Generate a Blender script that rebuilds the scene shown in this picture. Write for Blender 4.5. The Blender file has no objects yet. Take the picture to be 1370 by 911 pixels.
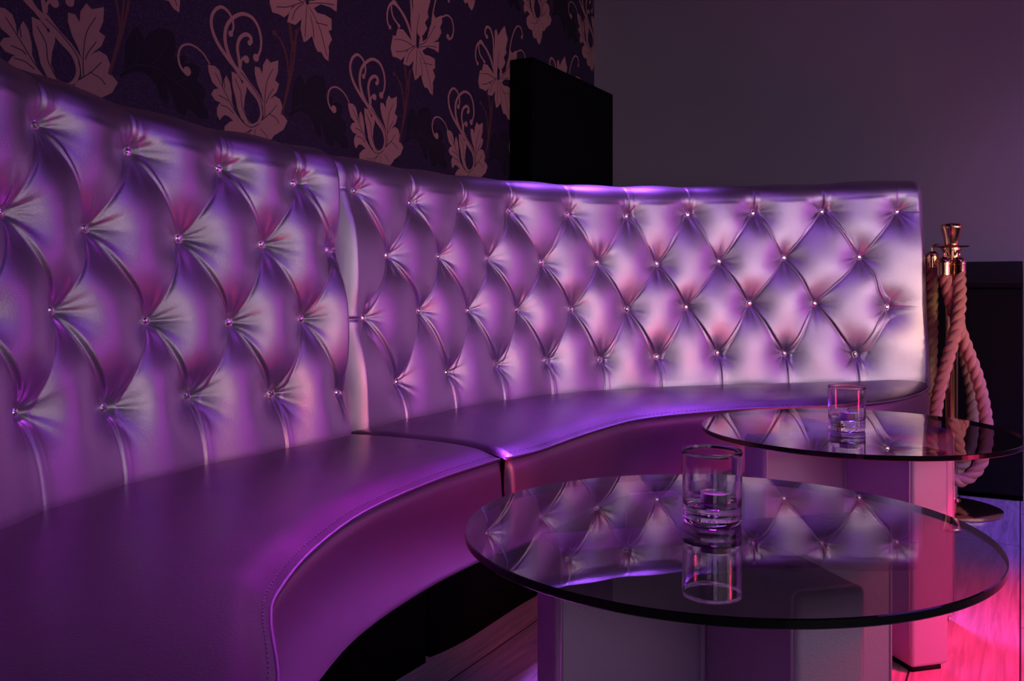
import bpy, math, random
import numpy as np
from mathutils import Vector
random.seed(4)
F, Y0, CH = 1220.0, 384.0, 0.75          # focal length in pixels, horizon row, camera height
C = bpy.context.scene.collection

# ------------------------------------------------------------------ helpers
def link(name, me, mats, parent=None, smooth=True):
    o = bpy.data.objects.new(name, me); C.objects.link(o)
    for m in (mats if isinstance(mats, (list, tuple)) else [mats]): me.materials.append(m)
    if smooth: me.polygons.foreach_set('use_smooth', [True]*len(me.polygons))
    if parent: o.parent = parent
    return o
def mesh(name, verts, faces, mats, parent=None, smooth=True, midx=None):
    me = bpy.data.meshes.new(name); me.from_pydata([tuple(map(float, v)) for v in verts], [], [list(map(int, f)) for f in faces])
    if midx is not None: me.polygons.foreach_set('material_index', midx)
    me.update()
    return link(name, me, mats, parent, smooth)
def thing(name, label, cat, loc=(0, 0, 0), group=None, rz=0):
    o = bpy.data.objects.new(name, None); C.objects.link(o); o.location = loc; o.rotation_euler = (0, 0, rz)
    o.empty_display_size = .05
    return tag(o, label, cat, group)
def tag(o, label, cat, group=None):
    o['label'] = label; o['category'] = cat
    if group: o['group'] = group
    return o
def struct(o): o['kind'] = 'structure'; return o
def flat_edges(o, ang=35):
    me = o.data
    try: me.set_sharp_from_angle(angle=math.radians(ang))
    except Exception: pass
    return o
class MB:
    def __init__(s): s.v = []; s.f = []; s.m = []
    def add(s, vs, fs, m=0):
        b = len(s.v); s.v += [tuple(v) for v in vs]; s.f += [tuple(b+i for i in f) for f in fs]; s.m += [m]*len(fs)
    def box(s, x0, x1, y0, y1, z0, z1, m=0):
        s.add([(x0,y0,z0),(x1,y0,z0),(x1,y1,z0),(x0,y1,z0),(x0,y0,z1),(x1,y0,z1),(x1,y1,z1),(x0,y1,z1)],
              [(3,2,1,0),(4,5,6,7),(0,1,5,4),(1,2,6,5),(2,3,7,6),(3,0,4,7)], m)
    def lathe(s, prof, n=48, c=(0,0), m=0, rmod=None):
        vs = []; fs = []; k = len(prof)
        for i in range(n):
            a = 2*math.pi*i/n
            for j, (r, z) in enumerate(prof):
                rr = r*(rmod(a, j) if rmod else 1)
                vs.append((c[0]+rr*math.cos(a), c[1]+rr*math.sin(a), z))
        for i in range(n):
            for j in range(k-1):
                a, b = i*k+j, ((i+1) % n)*k+j
                fs.append((a, b, b+1, a+1))
        s.add(vs, fs, m)
    def tube(s, pts, r, n=12, m=0):
        P = [Vector(p) for p in pts]; vs = []; fs = []
        up = Vector((0.3, 1, 0.2)).normalized()
        for i, p in enumerate(P):
            t = (P[min(i+1, len(P)-1)]-P[max(i-1, 0)]).normalized()
            u = (up - t*up.dot(t)).normalized(); w = t.cross(u); up = u
            for k in range(n):
                a = 2*math.pi*k/n; vs.append(p + r*(math.cos(a)*u+math.sin(a)*w))
        for i in range(len(P)-1):
            for k in range(n):
                k2 = (k+1) % n; fs.append((i*n+k, i*n+k2, (i+1)*n+k2, (i+1)*n+k))
        fs.append(tuple(range(n))[::-1]); fs.append(tuple((len(P)-1)*n+k for k in range(n)))
        s.add(vs, fs, m)
    def build(s, name, mats, parent=None, smooth=True, sharp=None):
        o = mesh(name, s.v, s.f, mats, parent, smooth, s.m)
        if sharp: flat_edges(o, sharp)
        return o
def bevel(o, w, seg=3):
    m = o.modifiers.new('bev', 'BEVEL'); m.width = w; m.segments = seg; m.limit_method = 'ANGLE'; m.angle_limit = math.radians(40)
    return o
def cr(pts, n=8):
    """Catmull-Rom through points"""
    P = [Vector(p) for p in pts]; P = [P[0]*2-P[1]] + P + [P[-1]*2-P[-2]]; out = []
    for i in range(1, len(P)-2):
        for k in range(n):
            t = k/n; a, b, c, d = P[i-1], P[i], P[i+1], P[i+2]
            out.append(.5*((2*b)+(c-a)*t+(2*a-5*b+4*c-d)*t*t+(3*b-a-3*c+d)*t**3))
    out.append(P[-2]); return out

# ------------------------------------------------------------------ materials
def nm(name):
    m = bpy.data.materials.new(name); m.use_nodes = True; nt = m.node_tree; nt.nodes.clear()
    o = nt.nodes.new('ShaderNodeOutputMaterial'); return m, nt, o
def N(nt, t, **kw):
    n = nt.nodes.new(t)
    for k, v in kw.items():
        if k in n.inputs: n.inputs[k].default_value = v
        else: setattr(n, k, v)
    return n
def principled(name, col, rough=.5, metal=0, bump=None, spec=.5, emit=None, coat=0, var=None):
    m, nt, o = nm(name); p = N(nt, 'ShaderNodeBsdfPrincipled')
    p.inputs['Base Color'].default_value = (*col, 1); p.inputs['Roughness'].default_value = rough
    p.inputs['Metallic'].default_value = metal; p.inputs['Specular IOR Level'].default_value = spec
    p.inputs['Coat Weight'].default_value = coat
    nt.links.new(p.outputs[0], o.inputs[0]); tc = N(nt, 'ShaderNodeTexCoord')
    if var:
        n = N(nt, 'ShaderNodeTexNoise', Scale=var[0]); r = N(nt, 'ShaderNodeMix', data_type='RGBA')
        r.inputs['A'].default_value = (*[c*(1-var[1]) for c in col], 1); r.inputs['B'].default_value = (*[c*(1+var[1]) for c in col], 1)
        nt.links.new(tc.outputs['Object'], n.inputs['Vector']); nt.links.new(n.outputs['Fac'], r.inputs['Factor']); nt.links.new(r.outputs['Result'], p.inputs['Base Color'])
    if bump:
        n = N(nt, 'ShaderNodeTexNoise', Scale=bump[0], Detail=4.0); b = N(nt, 'ShaderNodeBump', Strength=bump[1], Distance=bump[2])
        nt.links.new(tc.outputs['Object'], n.inputs['Vector']); nt.links.new(n.outputs['Fac'], b.inputs['Height']); nt.links.new(b.outputs[0], p.inputs['Normal'])
    return m
def leather(name, col, rough=.4, metal=.6, scale=420, dist=.0006, strength=.25):
    m, nt, o = nm(name); p = N(nt, 'ShaderNodeBsdfPrincipled'); tc = N(nt, 'ShaderNodeTexCoord')
    p.inputs['Base Color'].default_value = (*col, 1); p.inputs['Metallic'].default_value = metal
    v = N(nt, 'ShaderNodeTexVoronoi', Scale=scale); n = N(nt, 'ShaderNodeTexNoise', Scale=scale*.35, Detail=5.0)
    mx = N(nt, 'ShaderNodeMath', operation='ADD'); b = N(nt, 'ShaderNodeBump', Strength=strength, Distance=dist)
    n2 = N(nt, 'ShaderNodeTexNoise', Scale=9.0, Detail=3.0); mr = N(nt, 'ShaderNodeMapRange')
    mr.inputs['To Min'].default_value = rough-.05; mr.inputs['To Max'].default_value = rough+.05
    for x in (v, n, n2): nt.links.new(tc.outputs['Object'], x.inputs['Vector'])
    nt.links.new(v.outputs['Distance'], mx.inputs[0]); nt.links.new(n.outputs['Fac'], mx.inputs[1])
    nt.links.new(mx.outputs[0], b.inputs['Height']); nt.links.new(b.outputs[0], p.inputs['Normal'])
    nt.links.new(n2.outputs['Fac'], mr.inputs['Value']); nt.links.new(mr.outputs[0], p.inputs['Roughness'])
    nt.links.new(p.outputs[0], o.inputs[0]); return m

M = {}
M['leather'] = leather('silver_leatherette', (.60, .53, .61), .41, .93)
M['seat'] = leather('shaded_seat_leatherette', (.22, .135, .21), .30, 1.0, scale=300)  # same leather as the backrest, with the seat's shade put into the colour
M['panel'] = leather('shaded_panel_leatherette', (.32, .19, .24), .42, .95, scale=300)  # backrest leather again, darkened and reddened to carry the panel's dim light
M['grain'] = leather('grained_leatherette', (.46, .34, .50), .48, .25, scale=420, dist=.0008, strength=.35)
M['stitch'] = principled('stitching', (.22, .15, .24), .6)
M['black'] = principled('black_lacquer', (.004, .004, .005), .5, spec=.2)
M['gap'] = principled('black_plinth', (.002, .002, .002), .9, spec=.05)
M['speaker'] = principled('black_cloth', (.0035, .0035, .004), .9, spec=.08, bump=(900, .3, .001))
M['wallpaper'] = None
M['crystal'] = principled('pink_crystal', (.95, .80, .86), .08, .85)
M['brass'] = principled('polished_brass', (.86, .52, .26), .14, 1.0)
M['rope'] = principled('salmon_rope', (.90, .40, .24), .8, bump=(700, .8, .003), var=(300, .25))
M['rope_gold'] = principled('gold_rope', (.62, .44, .18), .8, bump=(700, .8, .003), var=(300, .25))
M['steel'] = principled('brushed_metal', (.6, .55, .6), .25, 1)
M['aluminium'] = principled('tealight_cup', (.7, .65, .72), .3, 1)
M['wax'] = principled('wax', (.75, .68, .74), .5)

def glass_mat():
    m, nt, o = nm('tumbler_glass'); g = N(nt, 'ShaderNodeBsdfGlass', IOR=1.47, Roughness=0.0)
    g.inputs['Color'].default_value = (.97, .95, .98, 1)
    nt.links.new(g.outputs[0], o.inputs[0]); return m
M['glass'] = glass_mat()
def table_glass():
    m, nt, o = nm('smoked_table_glass')
    t = N(nt, 'ShaderNodeBsdfTransparent'); t.inputs['Color'].default_value = (.46, .40, .48, 1)
    g = N(nt, 'ShaderNodeBsdfGlossy', Roughness=0.0); g.inputs['Color'].default_value = (1, .98, 1, 1)
    fr = N(nt, 'ShaderNodeFresnel', IOR=2.15); mx = N(nt, 'ShaderNodeMixShader')
    nt.links.new(fr.outputs[0], mx.inputs[0]); nt.links.new(t.outputs[0], mx.inputs[1]); nt.links.new(g.outputs[0], mx.inputs[2])
    nt.links.new(mx.outputs[0], o.inputs[0]); return m
def clear_under():
    m, nt, o = nm('table_glass_underside'); t = N(nt, 'ShaderNodeBsdfTransparent'); t.inputs['Color'].default_value = (.95, .93, .95, 1)
    nt.links.new(t.outputs[0], o.inputs[0]); return m
M['top'] = table_glass(); M['under'] = clear_under()
M['edge'] = principled('polished_glass_edge', (.003, .006, .006), .12, spec=.5)

def wood():
    m, nt, o = nm('floor_planks'); p = N(nt, 'ShaderNodeBsdfPrincipled', Roughness=.33); tc = N(nt, 'ShaderNodeTexCoord')
    mp = N(nt, 'ShaderNodeMapping'); nt.links.new(tc.outputs['Object'], mp.inputs['Vector'])
    br = N(nt, 'ShaderNodeTexBrick', Scale=1.0); br.offset = .37
    br.inputs['Brick Width'].default_value = 1.15; br.inputs['Row Height'].default_value = .19
    br.inputs['Mortar Size'].default_value = .0022; br.inputs['Mortar Smooth'].default_value = .2
    br.inputs['Color1'].default_value = (.60, .52, .46, 1); br.inputs['Color2'].default_value = (.76, .66, .58, 1); br.inputs['Mortar'].default_value = (.06, .04, .04, 1)
    nt.links.new(mp.outputs[0], br.inputs['Vector'])
    m2 = N(nt, 'ShaderNodeMapping'); m2.inputs['Scale'].default_value = (1.6, 22, 1); nt.links.new(tc.outputs['Object'], m2.inputs['Vector'])
    n = N(nt, 'ShaderNodeTexNoise', Scale=2.2, Detail=6.0, Distortion=1.6); nt.links.new(m2.outputs[0], n.inputs['Vector'])
    cr_ = N(nt, 'ShaderNodeMapRange'); cr_.inputs['From Min'].default_value = .3; cr_.inputs['From Max'].default_value = .7; cr_.inputs['To Min'].default_value = .62; cr_.inputs['To Max'].default_value = 1.1
    nt.links.new(n.outputs['Fac'], cr_.inputs['Value'])
    mul = N(nt, 'ShaderNodeVectorMath', operation='MULTIPLY'); nt.links.new(br.outputs['Color'], mul.inputs[0]); nt.links.new(cr_.outputs[0], mul.inputs[1])
    nt.links.new(mul.outputs[0], p.inputs['Base Color'])
    b = N(nt, 'ShaderNodeBump', Strength=.35, Distance=.002); nt.links.new(n.outputs['Fac'], b.inputs['Height']); nt.links.new(b.outputs[0], p.inputs['Normal'])
    nt.links.new(p.outputs[0], o.inputs[0]); return m
def wallpaper_bg():
    m, nt, o = nm('wallpaper_ground'); p = N(nt, 'ShaderNodeBsdfPrincipled', Roughness=.55); tc = N(nt, 'ShaderNodeTexCoord')
    v = N(nt, 'ShaderNodeTexVoronoi', Scale=420.0); nt.links.new(tc.outputs['Object'], v.inputs['Vector'])
    w = N(nt, 'ShaderNodeTexWhiteNoise'); nt.links.new(v.outputs['Position'], w.inputs['Vector'])
    r = N(nt, 'ShaderNodeMapRange'); r.inputs['From Min'].default_value = .80; r.inputs['From Max'].default_value = 1; nt.links.new(w.outputs['Value'], r.inputs['Value'])
    mx = N(nt, 'ShaderNodeMix', data_type='RGBA'); mx.inputs['A'].default_value = (.020, .010, .030, 1); mx.inputs['B'].default_value = (.07, .045, .12, 1)
    nt.links.new(r.outputs[0], mx.inputs['Factor']); nt.links.new(mx.outputs['Result'], p.inputs['Base Color'])
    nt.links.new(p.outputs[0], o.inputs[0]); return m
M['wood'] = wood(); M['wallpaper'] = wallpaper_bg()
M['motif'] = principled('wallpaper_rose', (.44, .23, .18), .6, var=(260, .12))
M['vein'] = principled('wallpaper_vein', (.025, .013, .03), .6)
M['stem'] = principled('wallpaper_stem', (.13, .045, .035), .6)
M['shade'] = principled('wallpaper_shadow_leaf', (.010, .006, .012), .75)
M['shade_line'] = principled('wallpaper_shadow_vein', (.045, .025, .055), .7)
M['plaster'] = principled('grey_plaster', (.36, .33, .34), .85, bump=(60, .15, .004), var=(3.0, .05))
M['ceiling'] = principled('dark_ceiling', (.05, .045, .05), .9)

# ------------------------------------------------------------------ setting
vpx = 1365.0
dw = np.array([(vpx-685)/F, 1.0]); dw /= np.linalg.norm(dw)      # along the papered wall
nw = np.array([-dw[1], dw[0]])                                    # into that wall
OFF = 1.76
def wallpx(x, y):
    u = (x-685)/F; Y = OFF/(nw[0]*u+nw[1]); X = u*Y
    return (X*dw[0]+Y*dw[1], CH+(Y0-y)/F*Y)
s_corner = wallpx(795, 300)[0]
ang_w = math.atan2(dw[1], dw[0])

# papered wall: one mesh, paper ground + printed motifs a hair above it
W = MB(); LYR = [.0006, .0010, .0014, .0018]
s_lo = -1.6
W.add([(s_lo, 0, 0), (s_corner, 0, 0), (s_corner, 0, 2.7), (s_lo, 0, 2.7)], [(0, 1, 2, 3)], 0)
W.add([(s_lo, .1, 0), (s_corner, .1, 0), (s_corner, .1, 2.7), (s_lo, .1, 2.7)], [(3, 2, 1, 0)], 0)
def clip(poly):
    out = []
    for i, a in enumerate(poly):
        b = poly[(i+1) % len(poly)]; ia, ib = a[0] <= s_corner-.003, b[0] <= s_corner-.003
        if ia: out.append(a)
        if ia != ib:
            t = (s_corner-.003-a[0])/(b[0]-a[0]); out.append((s_corner-.003, a[1]+t*(b[1]-a[1])))
    return out
jit = [0]
def put(poly, m, layer):
    jit[0] = (jit[0]+1) % 29
    poly = clip(poly)
    if len(poly) < 3: return
    if max(p[0] for p in poly) < s_lo or max(p[1] for p in poly) > 2.68: return
    W.add([(p[0], -LYR[layer]-jit[0]*.00001, p[1]) for p in poly], [tuple(range(len(poly)))], m)
def ribbon(pts, w0, w1=None, n=6):
    w1 = w0 if w1 is None else w1
    P = cr([(p[0], p[1], 0) for p in pts], n); quads = []
    k = len(P)
    L = []; R = []
    for i in range(k):
        t = (P[min(i+1, k-1)]-P[max(i-1, 0)]).normalized(); w = (w0+(w1-w0)*i/(k-1))/2
        L.append((P[i].x-t.y*w, P[i].y+t.x*w)); R.append((P[i].x+t.y*w, P[i].y-t.x*w))
    return [[L[i], L[i+1], R[i+1], R[i]] for i in range(k-1)]
def dot(c, r): return [(c[0]+r*math.cos(a*math.pi/9), c[1]+r*math.sin(a*math.pi/9)) for a in range(18)]
class Motif:
    def __init__(s, ox, oy, sc, anchor): s.o = (ox, oy, sc); s.a = wallpx(*anchor); s.items = []; s.unit = None
    def w(s, p):
        q = wallpx(s.o[0]+p[0]/s.o[2], s.o[1]+p[1]/s.o[2]); return (q[0]-s.a[0], q[1]-s.a[1])
    def mm(s, px):   # pixels of the trace -> metres (vertical scale at anchor)
        return px/s.o[2]/F*(s.a[2] if len(s.a) > 2 else s.Y)
    def leaf(s, pts, m=1, layer=1, smooth=True):
        P = [s.w(p) for p in pts]
        s.items.append((m, layer, [P]))
    def line(s, pts, w0, w1=None, m=1, layer=1): 
        k = s.mmpp
        s.items.append((m, layer, ribbon([s.w(p) for p in pts], w0*k, (w1 if w1 is not None else w0)*k)))
    def spot(s, c, r, m=1, layer=1): s.items.append((m, layer, [dot(s.w(c), r*s.mmpp)]))
def setpp(mo, anchor):
    u = (anchor[0]-685)/F; Y = OFF/(nw[0]*u+nw[1]); mo.mmpp = Y/F/mo.o[2]
A = Motif(160, 0, 4.554, (340, 168)); setpp(A, (340, 168))
A.leaf([(0,470),(30,400),(35,260),(70,190),(110,160),(138,215),(150,245),(175,200),(215,182),(240,170),(300,180),(335,220),(342,290),(330,350),(400,335),(405,365),(390,392),(440,380),(485,410),(485,455),(470,490),(515,530),(525,575),(505,620),(540,680),(538,725),(490,725),(450,690),(415,660),(400,712),(350,680),(325,600),(285,520),(300,600),(290,640),(250,600),(220,520),(180,465),(120,435),(60,445),(0,475)], 4, 0)
A.line([(0,440),(80,400),(170,400),(260,440),(340,500),(420,560),(470,640)], 4, 2, 5, 1)
A.line([(90,400),(110,300),(100,220)], 3, 2, 5, 1); A.line([(180,402),(240,350),(280,270)], 3, 2, 5, 1); A.line([(340,500),(400,480),(450,440)], 3, 2, 5, 1)
A.line([(1075,180),(1065,330),(1040,480),(1000,640),(985,700)], 16, 18, 3, 0); A.line([(1035,130),(1050,230),(1060,320)], 12, 12, 3, 0)
A.line([(940,190),(985,260),(1015,350),(1028,470)], 10, 12, 3, 0); A.spot((942,200), 17, 3, 0)
A.line([(548,392),(510,330),(460,285),(415,270),(375,285),(357,330),(360,380),(378,420),(400,445)], 9, 16); A.spot((410,434), 26)
A.line([(740,450),(665,365),(600,270),(565,190),(557,115),(580,62),(620,43),(660,72),(685,120),(692,165),(680,205)], 26, 14); A.spot((675,206), 18)
A.line([(750,480),(690,390),(655,310),(640,225),(655,150),(700,102),(755,85),(810,112),(845,170),(860,240),(857,300),(838,350)], 28, 16); A.spot((829,352), 24)
A.line([(735,450),(725,360),(716,290),(730,235),(765,210),(795,225),(800,265)], 20, 26); A.spot((790,262), 16)
A.line([(738,410),(742,365),(770,345)], 12, 18); A.spot((770,362), 23)
A.line([(735,430),(780,500),(840,580),(878,660),(880,730),(860,750)], 30, 20)
A.line([(745,470),(790,540),(842,610),(862,690),(842,748),(800,765),(760,740)], 22, 20)
A.leaf([(535,395),(578,402),(606,430),(620,480),(625,540),(632,490),(648,458),(668,500),(680,560),(682,620),(700,675),(740,735),(800,778),(760,790),(700,745),(665,712),(640,700),(622,712),(607,732),(592,700),(590,660),(605,632),(618,628),(580,612),(556,575),(572,545),(600,540),(562,500),(542,440)])
A.leaf([(680,435),(715,452),(735,485),(745,510),(755,495),(770,510),(772,550),(760,600),(755,660),(775,720),(810,768),(775,760),(738,720),(715,660),(705,600),(685,520)])
A.leaf([(822,405),(850,412),(868,448),(872,395),(895,355),(917,382),(965,368),(962,440),(945,490),(970,512),(955,560),(912,605),(945,585),(975,605),(990,650),(980,690),(1007,752),(965,782),(960,815),(928,800),(930,845),(885,815),(862,765),(876,700),(880,640),(862,575),(838,515),(822,450)])
for v in ([(580,445),(640,560),(690,660),(750,745),(800,775),(850,755)], [(700,480),(735,560),(745,650),(790,755)], [(932,420),(895,500),(882,620),(884,720)], [(955,640),(915,690),(868,730)], [(600,580),(640,600),(660,620)], [(632,470),(640,540)], [(612,640),(655,655),(690,690)], [(935,540),(905,590),(890,630)], [(905,690),(950,720),(970,750)], [(735,440),(800,520),(860,620),(874,720)]):
    A.line(v, 5, 6, 2, 2)
A2 = Motif(680, 0, 7.593, (722.4, 27.7)); setpp(A2, (722.4, 27.7))
A2.leaf([(225,165),(205,190),(203,250),(225,300),(262,318),(265,365),(283,408),(300,388),(312,432),(332,464),(348,425),(357,385),(362,325),(385,322),(402,290),(440,262),(456,210),(440,170),(400,150),(360,180),(330,215),(290,200),(255,160)])
for v in ([(325,235),(322,300),(330,400)], [(310,235),(285,275),(275,330)], [(240,235),(280,250),(312,232)], [(345,235),(365,275),(375,305)], [(300,330),(290,380)], [(342,340),(345,390)]): A2.line(v, 4, 5, 2, 2)
B = Motif(500, 0, 3.795, (680.5, 159)); setpp(B, (680.5, 159))
B2 = Motif(500, 0, 3.795, (578.5, 127)); setpp(B2, (578.5, 127))
B.line([(612,385),(600,330),(580,270),(550,220),(528,210),(514,240),(512,285),(520,315)], 16, 8); B.spot((522,315), 9)
B.line([(606,360),(585,290),(560,235),(540,200),(528,215),(533,265),(555,305)], 8, 9); B.spot((556,307), 9)
B.line([(615,385),(605,300),(604,230),(598,175),(585,138),(568,130),(560,155),(568,185)], 14, 12); B.spot((570,180), 10)
B.line([(680,345),(684,260),(698,180),(720,130),(742,135),(752,180)], 8, 9); B.spot((747,183), 9)
B.leaf([(618,395),(604,310),(610,220),(608,150),(618,140),(627,175),(640,150),(660,124),(668,165),(676,190),(665,240),(669,262),(655,285),(664,310),(650,340),(634,348),(624,330),(622,390)])
B.line([(634,250),(625,310),(622,380)], 3, 4, 2, 2)
B2.leaf([(225,250),(232,195),(238,162),(246,190),(248,212),(270,195),(280,150),(290,120),(300,66),(313,92),(343,78),(346,115),(335,140),(343,165),(325,200),(300,216),(330,212),(328,268),(303,250),(270,240),(240,262)])
B2.line([(343,88),(372,78),(395,100),(404,150),(395,190),(378,200)], 8, 12); B2.spot((375,186), 13)
B2.leaf([(120,145),(148,150),(172,182),(215,235),(190,250),(168,255),(152,290),(137,306),(118,293),(95,287),(85,245),(88,225),(97,178),(110,185)])
B2.leaf([(215,235),(180,248),(158,275),(148,325),(178,335),(198,312),(224,262)])
B2.leaf([(214,245),(203,290),(196,350),(208,408),(222,398),(238,378),(248,420),(258,445),(272,446),(284,472),(298,484),(300,440),(298,420),(311,388),(298,352),(310,348),(309,300),(285,285),(258,278),(238,250)])
for v in ([(205,235),(150,260),(110,262)], [(100,200),(150,205),(205,238)], [(210,238),(180,270),(165,315)], [(218,250),(215,320),(212,385)], [(228,255),(265,340),(292,460)], [(250,320),(275,325),(295,330)], [(205,232),(260,215),(310,130)], [(215,240),(280,235),(318,240)], [(232,290),(242,350),(245,390)]): B2.line(v, 3, 4, 2, 2)
B2.line([(190,345),(178,400),(165,450),(158,540),(135,690)], 8, 9, 3, 0); B2.line([(155,335),(160,390),(168,440)], 7, 7, 3, 0)
B2.line([(103,375),(130,410),(147,470),(155,540)], 5, 6, 3, 0); B2.spot((102,375), 9, 3, 0)
k1 = 1/(1365-340.); STEP = (wallpx(507, 204)[0]-wallpx(340, 168)[0] + (wallpx(629, 230)[0]-wallpx(507, 204)[0]))/2
VREP = wallpx(722.4, 27.7)[1]-wallpx(340, 168)[1]
a0 = wallpx(340, 168); b0 = wallpx(578.5, 127)
def stamp(mo, s, z):
    for m, ly, polys in mo.items:
        for P in polys: put([(p[0]+s, p[1]+z) for p in P], m, ly)
for j in range(-3, 6):
    for k in range(-1, 3):
        z = a0[1]+k*VREP
        stamp(A, a0[0]+j*STEP, z); stamp(A2, a0[0]+j*STEP, z)
        zb = b0[1]+k*VREP; stamp(B, b0[0]+j*STEP, zb); stamp(B2, b0[0]+j*STEP, zb)
wl = W.build('wall_left', [M['wallpaper'], M['motif'], M['vein'], M['stem'], M['shade'], M['shade_line']], smooth=False)
# local x along the wall, local y into the wall
wl.location = (nw[0]*OFF, nw[1]*OFF, 0); wl.rotation_euler = (0, 0, ang_w); struct(wl)

cx, cy = dw*s_corner + nw*OFF
wb = MB(); wb.box(-.12, 5.2, 0, .1, 0, 2.7)
o = wb.build('wall_back', M['plaster'], smooth=False); o.location = (cx, cy, 0); o.rotation_euler = (0, 0, ang_w-math.pi/2); struct(o)
fl = MB(); fl.box(-3.2, 4.9, -4.6, 1.85, -.05, 0)
o = fl.build('floor', M['wood'], smooth=False); o.rotation_euler = (0, 0, ang_w); struct(o)
o.location = (0, 0, 0)
ce = MB(); ce.box(-3.2, 4.9, -4.6, 1.85, 2.7, 2.75)
o = ce.build('ceiling', M['ceiling'], smooth=False); o.rotation_euler = (0, 0, ang_w); struct(o)

# ------------------------------------------------------------------ banquette
PA = [[-0.6983, 1.2717], [-0.6823, 1.3569], [-0.656, 1.4433], [-0.6203, 1.5302], [-0.5767, 1.6161], [-0.5273, 1.7001], [-0.476, 1.781], [-0.4254, 1.8586], [-0.3768, 1.933]]
PB = [[-0.3345, 2.0785], [-0.2834, 2.1797], [-0.2306, 2.277], [-0.1755, 2.37], [-0.1168, 2.4583], [-0.0528, 2.5414], [0.018, 2.6187], [0.0962, 2.6895], [0.1811, 2.7536], [0.2712, 2.8109], [0.3662, 2.8611], [0.4653, 2.9044], [0.5686, 2.9408], [0.6761, 2.9709], [0.788, 2.9957], [0.9044, 3.0157], [1.0252, 3.0313], [1.1501, 3.0427], [1.2786, 3.0498]]
RA = [[(42.5,167),(168,203),(289.5,226),(390,245)], [(-4,283),(110,306),(236,319),(347,327),(434,335)], [(63,416),(190.5,430),(303,431.5),(400,427)], [(14,552),(134,546),(247,530),(360,527),(448,525)]]
RB = [[(470.7,255.3),(545,272),(612,280),(679,282.5),(757,287),(836,289),(918,287),(1005,285),(1097,283),(1200,283)],
      [(514.5,341.5),(584,343),(650,346),(723,351),(797,351),(877,353),(960,350),(1047,345),(1147,344)],
      [(483,425.5),(558,416),(624,415),(689,415),(762,414),(837,414),(916,411),(1001,406),(1089,406),(1184,411)],
      [(528,511),(595,498),(661,488),(728,482),(801,481),(877,477),(958,472),(1048,473),(1143,474)]]
TILT = .085
HR = np.array([.2258, .0844, -.0619, -.2056])
def extend(P, n, front=True):
    P = [np.array(p) for p in P]
    for _ in range(n):
        if front:
            d = P[0]-P[1]; a = .060; d = np.array([d[0]*math.cos(a)-d[1]*math.sin(a), d[0]*math.sin(a)+d[1]*math.cos(a)]); P.insert(0, P[0]+d)
        else:
            P.append(P[-1]*2-P[-2])
    return np.array(P)
class Curve:
    """smooth plan curve through nodes; parameter in button columns"""
    def __init__(s, nodes, p0, step): s.n = nodes; s.p0 = p0; s.step = step
    def raw(s, t):
        x = (np.asarray(t, float)-s.p0)/s.step; k = len(s.n)
        i = np.clip(np.floor(x).astype(int), 0, k-2); f = x-i
        g = lambda j: s.n[np.clip(j, 0, k-1)] + np.where(j < 0, 1, 0)[..., None]*(s.n[0]-s.n[1]) + np.where(j > k-1, 1, 0)[..., None]*(s.n[-1]-s.n[-2])
        a, b, c, d = g(i-1), g(i), g(i+1), g(i+2); f = f[..., None]
        r = .5*((2*b)+(c-a)*f+(2*a-5*b+4*c-d)*f*f+(3*b-a-3*c+d)*f**3)
        lo = (x < 0)[..., None]; hi = (x > k-1)[..., None]
        r = np.where(lo, s.n[0]+(s.n[1]-s.n[0])*x[..., None], r)
        r = np.where(hi, s.n[-1]+(s.n[-1]-s.n[-2])*(x[..., None]-(k-1)), r); return r
    def nrm(s, t):
        t = np.asarray(t, float); d = s.raw(t+.12)-s.raw(t-.12); d /= np.linalg.norm(d, axis=-1, keepdims=True)
        return np.stack([-d[..., 1], d[..., 0]], -1)
curA = Curve(extend(PA, 9), -.5-4.5, .5)
curB = Curve(extend(extend(PB, 1), 1, False), -.5, .5)
SIL = [(-60,60),(0,88),(50,106),(100,125),(167,147),(230,164),(290,178),(380,196),(440,208),(540,228),(600,236),(680,243),(760,249),(836,252),(918,252),(1005,250),(1097,248),(1200,242),(1240,240),(1300,240)]
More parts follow.
